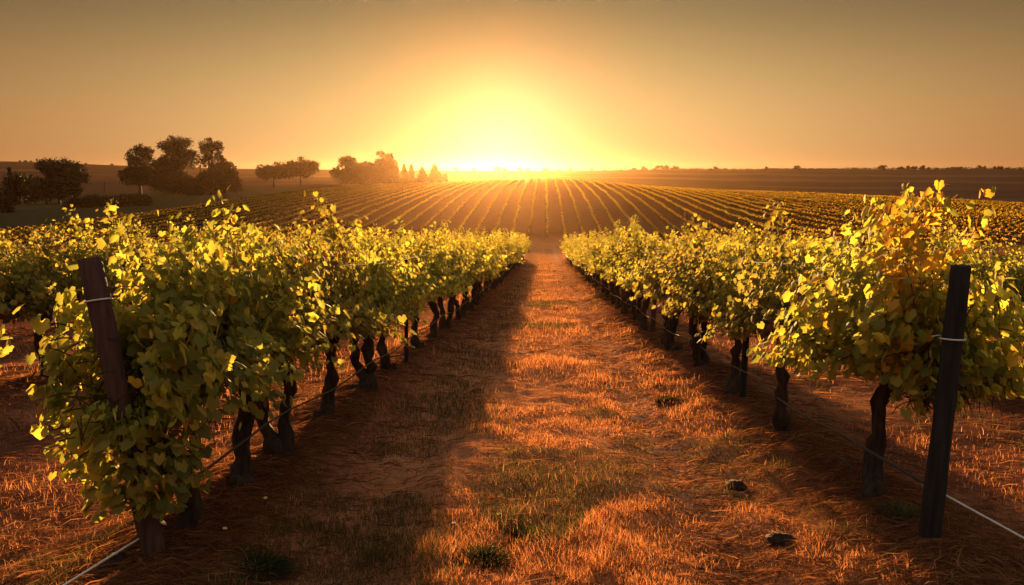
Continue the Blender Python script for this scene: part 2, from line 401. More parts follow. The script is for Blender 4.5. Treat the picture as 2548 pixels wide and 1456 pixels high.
def trunkmesh(seed, fork=False, lean=0.0, arms=(-1, 1)):
    r = np.random.default_rng(1000 + seed); mb = MB()
    def stem(x1, y1, r0):
        n = 15; t = np.linspace(0, 1, n)
        w = np.cumsum(r.normal(0, .020, (n, 2)), 0); w -= w[0]
        P = np.c_[x1 * t + w[:, 0] + .035 * np.sin(t * r.uniform(4, 8) + r.uniform(0, 6)), y1 * t + w[:, 1], -.08 + t * .92]
        P[:, :2] -= P[0, :2]
        rad = r0 * (1 + 1.3 * np.exp(-t * 9) - .25 * t + .35 * np.exp(-((t - 1) / .12) ** 2)) * (1 + .22 * r.normal(0, 1, n).clip(-1.2, 1.2))
        V, B = tube(P, rad, 10, True, .16, r); mb.add(V, B); return P[-1]
    tops = [stem(lean, r.normal(0, .08), r.uniform(.056, .07))]
    if fork: tops.append(stem(lean + .1, .22, .05))
    # burr near the foot
    th = r.uniform(0, 6.28); V, B = tube([(.05 * math.cos(th), .05 * math.sin(th), .02), (.1 * math.cos(th), .1 * math.sin(th), .07), (.13 * math.cos(th), .13 * math.sin(th), .13)], [.055, .06, .02], 8, True, .2, r); mb.add(V, B)
    for s in arms:
        b = tops[0] if s < 0 else tops[-1]
        t = np.linspace(0, 1, 8)[:, None]
        P = (b - [0, 0, .05]) * (1 - t) + np.array([0, s * .62, .86]) * t + np.c_[r.normal(0, .012, 8), np.zeros(8), .05 * np.sin(t[:, 0] * 3.1)]
        V, B = tube(P, np.linspace(.036, .018, 8), 7, True, .15, r); mb.add(V, B)
    return mb.mesh('trunk', M_bark, False)

FOL = [foliage(100 + i, tall=(2, 3, 1, 4, 0, 3, 1, 2)[i], top=(1.0, .94, 1.06, .98, .9, 1.04, .97, .93)[i]) for i in range(8)]
FOLFAR = [foliage(200 + i, nsh=34, density=46, lsize=.06, tall=1) for i in range(5)]
TRK = [trunkmesh(i, fork=(i in (2, 5)), lean=(.0, .06, -.05, .03, -.09, .05, .0)[i]) for i in range(7)]
TRK_END = trunkmesh(3, False, .03, (1,))
r0 = np.random.default_rng(55)
ex_l = []
for i in range(40):   # the shaggy end of the row left of the track: long canes hanging round the end post
    ex_l.append(((r0.uniform(-.75, .2), r0.uniform(-.5, .25), r0.uniform(.8, 1.35)), (r0.normal(0, .5) , -r0.uniform(-.1, .45), r0.uniform(-.2, .6)), r0.uniform(.6, 1.05), .22, .02))
for i in range(16):
    ex_l.append(((r0.uniform(-.3, .3), r0.uniform(-.45, 0), r0.uniform(.55, .8)), (r0.normal(0, .5), -.3, -.3), r0.uniform(.35, .6), .2, .03))
for i in range(9):
    ex_l.append(((-.15, r0.uniform(-.6, .1), r0.uniform(.9, 1.35)), (-1, r0.normal(-.2, .3), r0.uniform(-.1, .5)), r0.uniform(.6, 1.0), .14, .04))
ex_l.append(((.2, .1, .66), (1, .0, .25), .5, .08, 0)); ex_l.append(((.2, .05, .7), (1, .1, .1), .45, .08, 0))
FOL_LEFT_END = foliage(301, nsh=46, hl=.8, extra=ex_l, tall=0, density=88, lsize=.041, keep=lambda P, low: np.where((P[:, 1] > .2) | (P[:, 0] > .3 - .25 * (P[:, 1] > -.1)), P[:, 2] > low - .06, (P[:, 2] > .36) & (P[:, 0] > -.52 + .3 * (P[:, 1] < -.3)) & ~((P[:, 1] < -.16) & (np.abs(P[:, 0] + .14) < .26) & (P[:, 2] > .88))) & (P[:, 1] > -.52) & (P[:, 2] < 1.66 + .10 * np.sin(P[:, 1] * 9)))
ex_r = []
for i in range(26):
    ex_r.append(((r0.normal(.3, .25), r0.uniform(-.7, .1), r0.uniform(.8, 1.4)), (r0.uniform(0, 1.1), r0.normal(-.2, .4), r0.uniform(0, .6)), r0.uniform(.6, .95), .2, .02))
for i in range(7):    # the autumn coloured canes standing above the post
    ex_r.append(((r0.normal(-.02, .06), r0.uniform(-.55, -.2), 1.0), (r0.normal(-.03, .09), r0.normal(0, .12), 1), r0.uniform(.9, 1.12), .0, .5))
for i in range(7):
    ex_r.append(((-.15, r0.uniform(-.5, .1), 1.25), (-r0.uniform(.3, .9), r0.normal(0, .3), .7), r0.uniform(.35, .6), .1, .12))
FOL_RIGHT_END = foliage(302, nsh=44, hl=.75, extra=ex_r, tall=1, density=88, lsize=.041, keep=lambda P, low: (P[:, 1] > -.66) & (P[:, 2] > low + .02) & (np.abs(P[:, 0]) < .75))

ONES = 'first second third fourth fifth sixth seventh eighth ninth tenth eleventh twelfth thirteenth fourteenth fifteenth sixteenth seventeenth eighteenth nineteenth'.split()
TENS = {2: 'twenty', 3: 'thirty', 4: 'forty', 5: 'fifty', 6: 'sixty', 7: 'seventy'}
TENTH = {2: 'twentieth', 3: 'thirtieth', 4: 'fortieth', 5: 'fiftieth', 6: 'sixtieth', 7: 'seventieth'}
def ordinal(n):
    if n < 20: return ONES[n - 1]
    return TENTH[n // 10] if n % 10 == 0 else TENS[n // 10] + '-' + ONES[n % 10 - 1]
def vine(x, y, fol, trk, rz, s, label, group):
    z = float(H0(x, y)) + .12
    o = empty('grape_vine', (x, y, z - .03), (0, 0, rz)); o.scale = (1, 1, s)
    tag(o, label, 'grape vine', group)
    obj('trunk', trk, o); obj('foliage', fol, o)
    return o
YL = [4.15, 5.11, 5.9, 7.07, 8.35, 9.66, 11.66, 13.1, 14.3]
YR = [5.0, 6.75, 8.5, 9.95, 11.9, 12.6, 14.6, 16.0]
rv = random.Random(4)
def run_on(L, step=1.32):
    L = list(L)
    while L[-1] < ROW_END - 1.2: L.append(L[-1] + step * rv.uniform(.93, 1.07))
    return L
spots = {-2.08: run_on(YL), 2.2: run_on(YR), -6.4: run_on([5.2, 6.6]), 5.7: run_on([5.6, 7.0, 8.4]), -10.7: run_on([9.0]), 9.8: run_on([9.0])}
names = {-2.08: 'row left of the grass track', 2.2: 'row right of the grass track', -6.4: 'second row left of the grass track', 5.7: 'second row right of the grass track',
         -10.7: 'third row left of the grass track', 9.8: 'third row right of the grass track'}
for xr in ROWS:
    for i, y in enumerate(spots[xr]):
        inner = abs(xr) < 3
        near = y < 20
        rz = rv.choice((0, math.pi)) + rv.uniform(-.06, .06)
        fol = rv.choice(FOL) if near or (inner and y < 32) else rv.choice(FOLFAR)
        trk = TRK[rv.randrange(7)]
        s = rv.uniform(.95, 1.04)
        look = ('leafy grape vine', 'thick-leaved grape vine', 'bushy grape vine')[i % 3]
        lab = f'{look}, {ordinal(i + 1)} along the {names[xr]}'
        if xr == -2.08 and i == 0: fol, rz, s, lab = FOL_LEFT_END, 0, 1.0, 'shaggy grape vine trailing leaves over the reddish end post'; trk = TRK_END
        if xr == 2.2 and i == 0: fol, rz, s, lab = FOL_RIGHT_END, 0, 1.0, 'dark grape vine with orange autumn shoots above the grey end post'; trk = TRK[1]
        if xr == 2.2 and i == 1: trk = TRK[4]; rz = .05
        if xr == 2.2 and i == 3: trk = TRK[2]; rz = .05
        vine(float(ROWX(xr, y)) + rv.uniform(-.04, .04), y, fol, trk, rz, s, lab, 'grape vines in the near rows')

# ------------------------------------------------------------------ posts, wires, hoses
def post(name, foot, top, r1, r2, mat, label, tie=None, cat='post', group=None, seg=14):
    foot = np.array(foot, float); top = np.array(top, float); ax = top - foot; ln = np.linalg.norm(ax)
    o = empty(name, foot); tag(o, label, cat, group)
    t = np.linspace(0, 1, 12); rr = np.random.default_rng(int(abs(foot[0] * 100)) + 3)
    P = -.12 * ax / ln + t[:, None] * (ax * (1 + .12 / ln))
    rad = np.r_[np.linspace(r1, r2, 11), r2 * .93]; P[-2] = P[-1] - ax / ln * .006
    V, B = tube(P, rad * (1 + .02 * rr.normal(0, 1, 12)), seg, True, .025, rr)
    obj('shaft', mesh('shaft', V, B, mat, None, False), o)
    for f in (tie or ()):
        c = ax * f; th = np.linspace(0, 2 * math.pi, 25)
        ra = r1 + (r2 - r1) * f + .007
        u = unit(np.cross(ax, [0, 1.0, .2])); v = unit(np.cross(ax, u))
        P = c + ra * (np.cos(th)[:, None] * u + np.sin(th)[:, None] * v) + np.c_[0 * th, 0 * th, .006 * np.sin(th)]
        V, B = tube(P, .0045, 6, False); mbt = MB().add(V, B)
        Pt = np.array([c + ra * v * -1, c + ra * v * -1 + (-.05, -.01, .01), c + ra * v * -1 + (-.08, .0, .0)]); V, B = tube(Pt, .003, 5); mbt.add(V, B)
        obj('wire_tie', mbt.mesh('wire_tie', M_white), o)
    return o
dL = 3.84; fl = at(385, 1388, dL); fl[2] = float(H(fl[0], fl[1])); tl = at(222, 642, dL + .08)
post('end_post', fl, tl, .060, .056, M_postred, 'reddish leaning wooden end post with a white wire tie', (.86,))
dR = 4.22; fr_ = at(2312, 1345, dR); fr_[2] = float(H(fr_[0], fr_[1])); tr_ = at(2392, 660, dR)
post('end_post', fr_, tr_, .058, .050, M_postgrey, 'dark grey leaning wooden end post wrapped in shaded leaves', (.74,))
for x, y, hgt, rad, lab, mat in ((-1.83, 10.3, 1.4, .028, 'thin wooden stake between vine trunks left of the grass track', M_postgrey),
                                 (2.05, 8.05, 1.35, .034, 'square-looking pale stake beside a bent trunk right of the grass track', M_postgrey),
                                 (1.95, 14.1, 1.4, .05, 'round brown stake among the trunks farther right of the grass track', M_postred)):
    z = float(H(x, y)); post('vine_stake', (x, y, z), (x + .02, y, z + hgt), rad, rad, mat, lab, None, 'stake', 'stakes standing in the vine rows', 6)
def cable(name, P, rad, mat, label, cat, group=None, seg=6):
    P = np.array(P, float); c = P[0].copy(); V, B = tube(P - c, rad, seg, True)
    return tag(obj(name, mesh(name, V, B, mat, None, True), None, c), label, cat, group)
for xr, dx, nm, yend in ((-2.08, .22, 'left', 3.86), (2.2, -.22, 'right', 4.24)):
    yy = np.arange(yend, ROW_END, .5); ph = .6 if xr < 0 else 2.0
    xx = ROWX(xr, yy) + dx * .5 + .03 * np.sin(yy * .9); xx[0] = (fl if xr < 0 else fr_)[0]
    zz = H0(xx, yy) + .12 + .34 + .025 * np.sin(yy * 2.4 + ph); 
    cable('drip_hose', np.c_[xx, yy, zz], .0085, M_hose, f'dark drip hose strung low along the trunks {nm} of the grass track', 'hose', 'drip hoses along the rows')
    x2 = ROWX(xr, yy) + dx * 1.3 + .02 * np.sin(yy); x2[0] = (tl if xr < 0 else tr_)[0]
    cable('trellis_wire', np.c_[x2, yy, H0(x2, yy) + (1.56 if xr < 0 else 1.60) + .015 * np.sin(yy * 1.3)], .0026, M_wire, f'thin trellis wire through the leaf tops {nm} of the grass track', 'wire', 'trellis wires')
a0 = at(355, 1335, dL - .02); b0 = at(160, 1456, 3.45); e0 = b0 + (b0 - a0) * .6
e0[2] = max(e0[2], float(H(e0[0], e0[1])) - .02)
cable('anchor_wire', [a0 + (.03, .06, .02), a0, (a0 + b0) / 2, b0, e0], .0055, M_white, 'white anchor wire running from the foot of the reddish end post', 'wire', 'anchor wires')
a1 = at(2352, 1232, dR - .02); b1 = at(2560, 1346, 3.98); e1 = b1 + (b1 - a1) * .5; e1[2] = max(e1[2], float(H(e1[0], e1[1])) - .02)
cable('anchor_wire', [a1 - (.04, -.05, -.02), a1, (a1 + b1) / 2, b1, e1], .006, M_white, 'pale anchor wire running from the foot of the dark grey end post', 'wire', 'anchor wires')
cable('drip_hose', [at(2075, 1128, 5.55), at(2100, 1148, 5.45), at(2125, 1168, 5.3)], .006, M_hose, 'short pale pipe piece lying beside a bent trunk right of the track', 'pipe')

# ------------------------------------------------------------------ grass and straw (nobody could count it)
def blades(n, dmin, dmax, xlim, power, r, upright=True, wfun=None, hfun=None):
    u = r.random(n); k = 1 - power
    y = (dmin ** k + u * (dmax ** k - dmin ** k)) ** (1 / k)
    x = r.uniform(-1, 1, n) * np.minimum(xlim, y * .78 + .4)
    return x, y
def grassmesh(x, y, h, wd, tilt, col, r, base=None):
    n = len(x); az = r.uniform(0, 2 * math.pi, n); ba = r.uniform(0, math.pi, n)
    z = H(x, y) - .006
    B0 = np.c_[x, y, z]; s = np.c_[np.cos(ba), np.sin(ba), 0 * ba] * wd[:, None] / 2
    lean = np.c_[np.cos(az), np.sin(az), 0 * az]
    m = B0 + (lean * np.sin(tilt * .5)[:, None] + [0, 0, 1] * np.cos(tilt * .5)[:, None]) * h[:, None] * .55
    tip = m + (lean * np.sin(tilt * 1.35)[:, None] + [0, 0, 1] * np.cos(tilt * 1.35)[:, None]) * h[:, None] * .5
    V = np.stack([B0 - s, B0 + s, m + s * .7, m - s * .7, tip], 1).reshape(-1, 3)
    i = np.arange(n)[:, None] * 5
    return V, [i + [0, 1, 2, 3], i + [3, 2, 4]], np.repeat(col, 5, 0)
rg = np.random.default_rng(11)
x, y = blades(600000, 2.7, 96, 9.5, 1.55, rg)
m = mound(x, y); patch = fbm(x * .9, y * .9, 41); fine = fbm(x * 3.1, y * 3.1, 44)
trk = np.exp(-((x - 1.05) / .26) ** 2)
prob = np.clip((1 - m * 1.25), .02, 1) * (1 - .85 * trk) * np.where(patch > .34, 1, .35) * np.where(np.abs(x) > 2.5, .16, 1)  # grass also thinned in the outer aisles, adding to their painted darkening
kp = rg.random(len(x)) < prob; x, y, patch, fine = x[kp], y[kp], patch[kp], fine[kp]
n = len(x); ls = np.clip(y / 6, .8, 5) ** .75
h = (.015 + .11 * np.clip(patch - .25, 0, 1) ** 1.3 + .16 * np.clip(fine - .55, 0, 1)) * rg.uniform(.5, 1.5, n) * np.clip(ls, 1, 1.6)
straw = np.array([.70, .37, .145]); rust = np.array([.46, .165, .06]); gn = np.array([.10, .095, .035])
tt = rg.random((n, 1)); tt = tt ** 1.4; col = straw * (1 - tt) + rust * tt
gw = np.clip(np.exp(-((x + 1.1) / .5) ** 2) * .9 + .9 * (fbm(x * .5, y * .5, 48) > .60) + .15, 0, .9)[:, None]
col = np.where(rg.random((n, 1)) < gw, gn * (.7 + .6 * rg.random((n, 1))), col) * (.7 + .6 * rg.random((n, 1)))
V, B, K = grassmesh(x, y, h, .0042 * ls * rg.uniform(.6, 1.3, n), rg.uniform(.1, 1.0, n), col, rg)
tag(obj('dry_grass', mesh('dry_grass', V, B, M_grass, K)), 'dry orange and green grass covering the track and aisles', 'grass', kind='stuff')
x, y = blades(230000, 2.7, 60, 9.5, 1.6, rg)
m = mound(x, y); trk = np.exp(-((x - 1.05) / .32) ** 2)
kp = rg.random(len(x)) < np.clip(m * .7 + trk * .45 + .14, 0, 1); x, y, m = x[kp], y[kp], m[kp]; n = len(x)
ls = np.clip(y / 6, .8, 5) ** .75
az = np.where(rg.random(n) < .7, rg.normal(.0, .55, n) + np.where(x > 0, -.35, .35), rg.uniform(0, 6.28, n)); L = rg.uniform(.06, .2, n) * np.clip(ls, 1, 1.8); ww = .0042 * ls * rg.uniform(.6, 1.3, n)
dx, dy = np.cos(az), np.sin(az)
z0 = H(x, y) + rg.uniform(.002, .018, n); xe, ye = x + dx * L, y + dy * L; z1 = H(xe, ye) + rg.uniform(.0, .03, n); zm = np.maximum((z0 + z1) / 2, H((x + xe) / 2, (y + ye) / 2) + .006) + rg.uniform(0, .014, n)
s = np.c_[-dy, dx, 0 * dx] * ww[:, None] / 2 + np.c_[0 * dx, 0 * dx, rg.normal(0, .4, n) * ww]
A = np.c_[x, y, z0]; Mi = np.c_[(x + xe) / 2 - dy * L * rg.normal(0, .08, n), (y + ye) / 2 + dx * L * rg.normal(0, .08, n), zm]; E = np.c_[xe, ye, z1]
V = np.stack([A - s, A + s, Mi + s, Mi - s, E + s * .5, E - s * .5], 1).reshape(-1, 3); i = np.arange(n)[:, None] * 6
tt = rg.random((n, 1)); col = (np.array([.30, .125, .06]) * (1 - tt) + np.array([.11, .04, .022]) * tt) * (.6 + .8 * rg.random((n, 1)))
tag(obj('straw_litter', mesh('straw_litter', V, [i + [0, 1, 2, 3], i + [3, 2, 4, 5]], M_grass, np.repeat(col, 6, 0))), 'reddish straw and pruned stalks strewn under the vine rows', 'straw', kind='stuff')

# ------------------------------------------------------------------ weeds, clods and flowers on the near ground
def weed(x, y, rad, hgt, colr, label, n=160, name='weed_clump', cat='weed', seed=0, wdt=.0042):
    r = np.random.default_rng(700 + seed)
    a = r.uniform(0, 6.28, n); q = rad * np.sqrt(r.random(n)); h = hgt * r.uniform(.4, 1.1, n) * (1 - .5 * q / rad)
    px, py = q * np.cos(a), q * np.sin(a)
    tip = np.c_[px * 1.3 + r.normal(0, .3 * rad, n), py * 1.3 + r.normal(0, .3 * rad, n), h * r.uniform(.4, 1, n)]; B0 = np.c_[px * .6, py * .6, 0 * h - .01]; M_ = (B0 + tip) / 2 + np.c_[0 * h, 0 * h, h * .15]
    t2 = r.uniform(0, 3.14, n); s = np.c_[np.cos(t2), np.sin(t2), 0 * t2] * (wdt * r.uniform(.5, 1.4, n))[:, None]
    V = np.stack([B0 - s * .3, B0 + s * .3, M_ + s, M_ - s, tip], 1).reshape(-1, 3); i = np.arange(n)[:, None] * 5
    col = np.array(colr) * r.uniform(.6, 1.4, (n, 1))
    return tag(obj(name, mesh(name, V, [i + [0, 1, 2, 3], i + [3, 2, 4]], M_grass, np.repeat(col, 5, 0)), None, (x, y, float(H(x, y)))), label, cat, 'weeds beside the track')
def gpix(px, py):
    v = ray(px, py); t = .5
    for k in range(4000):
        p = np.array([0, 0, CAM_Z]) + v * t
        if p[2] < float(H(p[0], p[1])): break
        t += .02
    return p[0], p[1]
GREEN = (.04, .045, .018); DRY = (.36, .20, .08)
for k, (px, py, rad, hg, c, lab) in enumerate([
    (640, 1425, .16, .08, GREEN, 'dark green weed clump at the bottom edge left of the track'),
    (1665, 1003, .14, .10, GREEN, 'green weed tuft beside the pale rut right of the track'),
    (1310, 1335, .11, .06, GREEN, 'dark weed patch in the middle of the near track grass'),
    (1200, 1400, .13, .10, GREEN, 'dark weed patch low on the track near a yellow flower'),
    (2240, 1290, .12, .12, (.12, .11, .04), 'straggly weed growing beside the foot of the dark post')]):
    gx, gy = gpix(px, py); weed(gx, gy, rad, hg, c, lab, n=int(300 + 5000 * rad), seed=k)
def clod(px, py, rad, label, seed, mat=M_clod, name='soil_clod', cat='clod'):
    x, y = gpix(px, py); r = np.random.default_rng(900 + seed); nu, nv = 12, 8
    th = np.arange(nu) * 2 * math.pi / nu; ph = np.linspace(-.4, math.pi / 2, nv)
    rr = rad * (1 + .35 * (r.random((nv, nu)) - .5)); rr[-1] = rr[-1].mean()
    V = np.stack([rr * np.cos(ph)[:, None] * np.cos(th), rr * np.cos(ph)[:, None] * np.sin(th), .6 * rr * np.sin(ph)[:, None] * np.ones(nu)], -1).reshape(-1, 3)
    i = np.arange(nv - 1)[:, None] * nu; j = np.arange(nu)[None]; k = (j + 1) % nu
    return tag(obj(name, mesh(name, V, [np.stack([i + j, i + k, i + nu + k, i + nu + j], -1).reshape(-1, 4)], mat), None, (x, y, float(H(x, y)))), label, cat, 'lumps on the ground')
for k, (px, py, rad, lab) in enumerate([
    (1945, 1352, .085, 'large dark soil clod in front of the dark grey post'), (1832, 1212, .075, 'smaller dark soil clod lying right of the pale rut'),
    (290, 1400, .07, 'dark soil clod beside the white anchor wire'), (1745, 1418, .022, 'small stone on the pale rut at the bottom edge'),
    (1640, 960, .05, 'dark lump on the slope right of the pale rut')]): clod(px, py, rad, lab, k)
def flower(px, py, hgt, rad, label, seed):
    x, y = gpix(px, py); r = np.random.default_rng(950 + seed); o = empty('wildflower', (x, y, float(H(x, y)))); tag(o, label, 'flower', 'yellow wildflowers')
    V, B = tube([(0, 0, -.01), (.01, .004, hgt * .5), (.004, .01, hgt)], .003, 5); obj('stem', mesh('stem', V, B, M_hose), o)
    mb = MB()
    for q in range(9):
        a = q * .698; u = np.array([math.cos(a), math.sin(a), .25 + .5 * r.random()]); v = np.array([-math.sin(a), math.cos(a), 0])
        c = np.array([.004, .01, hgt]); mb.add([c, c + u * rad * .6 + v * rad * .35, c + u * rad, c + u * rad * .6 - v * rad * .35], [np.array([[0, 1, 2, 3]])])
    obj('petals', mb.mesh('petals', M_flower), o)
for k, (px, py, hg, rad, lab) in enumerate([(1240, 1300, .05, .016, 'yellow flower in the track grass above the dark weed patch'), (1128, 1325, .05, .015, 'yellow flower at the left edge of the lit track grass'),
    (1228, 1385, .05, .014, 'yellow flower lowest in the middle of the track'), (558, 1340, .05, .016, 'yellow flower beside the shaded trunk on the left'), (658, 1258, .03, .016, 'pale flower on the straw left of the track')]):
    flower(px, py, hg, rad, lab, k)

# ------------------------------------------------------------------ vine rows on the far hillside
def fieldrow(x, y0, y1, r, label):
    yy = np.arange(y0, y1, 1.0); n = len(yy)
    step = .30 + .0009 * y0
    cnt = int((y1 - y0) * 54)
    # leaf clumps: smaller and denser near the camera end
    u = r.random(cnt); y = y0 + (y1 - y0) * u
    plant = .5 + .5 * np.cos(2 * math.pi * y / 1.5 + x)
    hh = .56 + .10 * plant + .14 * (vnoise(y * .8, x * 3.1, 60) - .5)
    topleaf = r.random(cnt) < .38
    a = r.uniform(-.15, math.pi + .15, cnt); q = r.uniform(.75, 1.05, cnt)
    wd = .21 + .05 * plant
    px = x + np.where(topleaf, r.normal(0, .07, cnt), np.cos(a) * wd * q) + .05 * np.sin(y * .3 + x)
    pz = np.where(topleaf, hh + r.uniform(-.03, .16, cnt) * (.4 + .6 * plant), .16 + (hh - .16) * np.clip(np.sin(a), 0, 1) ** .6 * q)
    P = np.c_[px, y, pz]
    c0 = np.array([x, float(y0), float(H(x, y0))])
    P[:, 2] += H(np.full(cnt, x), y) ; 
    Nn = np.where(topleaf[:, None], unit(r.normal(0, 1, (cnt, 3)) * [.6, 1, .6]), unit(np.c_[np.sign(np.cos(a)), r.normal(0, .12, cnt), .25 * np.abs(r.normal(0, 1, cnt))]))
    T = unit(np.cross(Nn, r.normal(0, 1, (cnt, 3)))); B = np.cross(Nn, T); s = (.07 + .0003 * y)[:, None] * r.uniform(.7, 1.3, (cnt, 1))
    V = np.stack([P - T * s, P - B * s * .7, P + T * s, P + B * s * .7], 1)
    V = (V.reshape(-1, 3) - c0)
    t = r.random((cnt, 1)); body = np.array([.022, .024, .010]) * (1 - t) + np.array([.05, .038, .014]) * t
    col = np.where(topleaf[:, None], (np.array([.12, .095, .02]) * (1 - t) + np.array([.22, .135, .03]) * t), body) * r.uniform(.7, 1.3, (cnt, 1))  # sunlit tops and shaded sides of the rows put into the leaf colour
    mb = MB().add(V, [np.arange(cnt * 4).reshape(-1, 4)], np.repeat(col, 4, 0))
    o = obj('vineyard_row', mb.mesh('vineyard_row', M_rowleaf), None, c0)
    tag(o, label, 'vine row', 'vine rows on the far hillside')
rf = np.random.default_rng(21)
SP = 2.2
for k in range(-24, 46):
    x = .35 + k * SP + math.copysign(.014 * k * k, k)
    y0 = (62 if abs(x) > 18 else 80) + rf.uniform(-1, 1)
    if abs(x) < 14: y0 = 99 + rf.uniform(-1, 1)
    y1 = 247 - (.30 * max(x - 25, 0)) + rf.uniform(-2, 2)
    if k == 0: lab = 'vine row running straight up the hill from the end of the track'
    else:
        sd_ = 'left' if k < 0 else 'right'
        lab = f'{ordinal(abs(k))} hillside vine row to the {sd_} of the one that runs straight up'
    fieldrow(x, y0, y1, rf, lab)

# ------------------------------------------------------------------ trees
def crown(blobs, r, leaf, dens, colr, flat=1.0):
    """blobs: (x,y,z,rx,rz); leaf clumps gathered on twigs through each blob's volume, with holes between them"""
    mb = MB()
    for (bx, by, bz, rx, rz) in blobs:
        nt_ = max(6, int(dens * rx * rx)); d = unit(r.normal(0, 1, (nt_, 3))); q = r.uniform(.45, 1.0, (nt_, 1)) ** .6
        c = np.array([bx, by, bz]) + d * q * [rx, rx, rz]
        per = 16; n = nt_ * per
        P = np.repeat(c, per, 0) + r.normal(0, 1, (n, 3)) * (.10 * rx + .14)
        Nn = unit(r.normal(0, 1, (n, 3)) + [0, 0, .5]); T = unit(np.cross(Nn, r.normal(0, 1, (n, 3)))); B = np.cross(Nn, T)
        s = leaf * r.uniform(.6, 1.35, (n, 1))
        V = np.stack([P - T * s, P - B * s * .6, P + T * s, P + B * s * .6], 1).reshape(-1, 3)
        sh = np.repeat(r.uniform(.7, 1.3, (nt_, 1)), per, 0)
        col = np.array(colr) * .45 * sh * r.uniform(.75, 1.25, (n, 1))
        mb.add(V, [np.arange(n * 4).reshape(-1, 4)], np.repeat(col, 4, 0))
    return mb.mesh('crown', M_tree)
def tree(name, px, top, half, d, kind, label, seed, cat='tree', col=(.05, .05, .022), base=None):
    """px: picture column, top: picture row of the tip, half: half width in picture units, d: distance"""
    r = np.random.default_rng(3000 + seed)
    p = at(px, top, d); x, y = p[0], p[1]; z = float(H(x, y)); hgt = p[2] - z; W = half / F * d
    o = empty(name, (x, y, z)); tag(o, label, cat, 'trees beyond the vineyard')
    bl = []; leaf = .2 * d / 200
    if kind == 'round':      # dome on a short trunk, boughs to the ground
        th, lo = .22, .16
        for i in range(36):
            a = r.uniform(0, 6.28); q = math.sqrt(r.random()) * .78; zz = r.uniform(lo, .86); lim = math.sqrt(max(.05, 1 - ((zz - .42) / .55) ** 2))
            bl.append((W * q * lim * math.cos(a), W * q * lim * math.sin(a), hgt * zz, W * r.uniform(.24, .36), hgt * r.uniform(.09, .15)))
    elif kind == 'umbrella':
        for i in range(34):
            a = r.uniform(0, 6.28); q = math.sqrt(r.random()) * .82
            bl.append((W * q * math.cos(a), W * q * math.sin(a), hgt * (.42 + .42 * (1 - .6 * q * q) * r.uniform(.1, 1.0)), W * r.uniform(.24, .34), hgt * r.uniform(.13, .2)))
    elif kind == 'tall':     # loose upright crown, gaps of sky
        for i in range(38):
            zz = r.uniform(.22, .93); lim = .25 + .75 * math.sin(math.pi * min(1, (1.02 - zz) * 1.15 + .12)) ; a = r.uniform(0, 6.28); q = math.sqrt(r.random()) * .75
            bl.append((W * q * lim * math.cos(a), W * q * lim * math.sin(a), hgt * zz, W * r.uniform(.2, .32), hgt * r.uniform(.05, .085)))
    elif kind == 'conifer':
        for i in range(16):
            zz = .08 + .88 * i / 15; rad = W * (1 - zz) * .8 + W * .12; a = r.uniform(0, 6.28)
            bl.append((rad * .3 * math.cos(a), rad * .3 * math.sin(a), hgt * zz, rad * .95, hgt * .06))
    elif kind == 'bush':
        for i in range(28):
            a = r.uniform(0, 6.28); q = math.sqrt(r.random()) * .8; zz = r.uniform(.06, .9) * (1 - .45 * q * q)
            bl.append((W * q * math.cos(a), W * q * math.sin(a), hgt * zz, W * r.uniform(.24, .36), hgt * r.uniform(.14, .22)))
    dens = {'round': 13, 'umbrella': 15, 'tall': 12, 'conifer': 20, 'bush': 14}[kind] * (200 / d) ** 2 * 1.0
    mb = MB(); tr = max(.12, hgt * .028)
    V, B = tube([(0, 0, -.4), (.05, 0, hgt * .2), (r.normal(0, .2), r.normal(0, .2), hgt * .55), (r.normal(0, .3), 0, hgt * .8)], [tr * 1.4, tr, tr * .7, tr * .25], 8, True, .1, r); mb.add(V, B)
    for i in r.permutation(len(bl))[:10]:
        b = bl[i]; z0 = min(hgt * .5, b[2] * .7)
        V, B = tube([(0, 0, z0), (b[0] * .5, b[1] * .5, (z0 + b[2]) / 2), (b[0], b[1], b[2])], [tr * .5, tr * .32, tr * .12], 5, False); mb.add(V, B)
    obj('trunk', mb.mesh('trunk', M_treebark), o)
    obj('crown', crown(bl, r, leaf, dens, col), o)
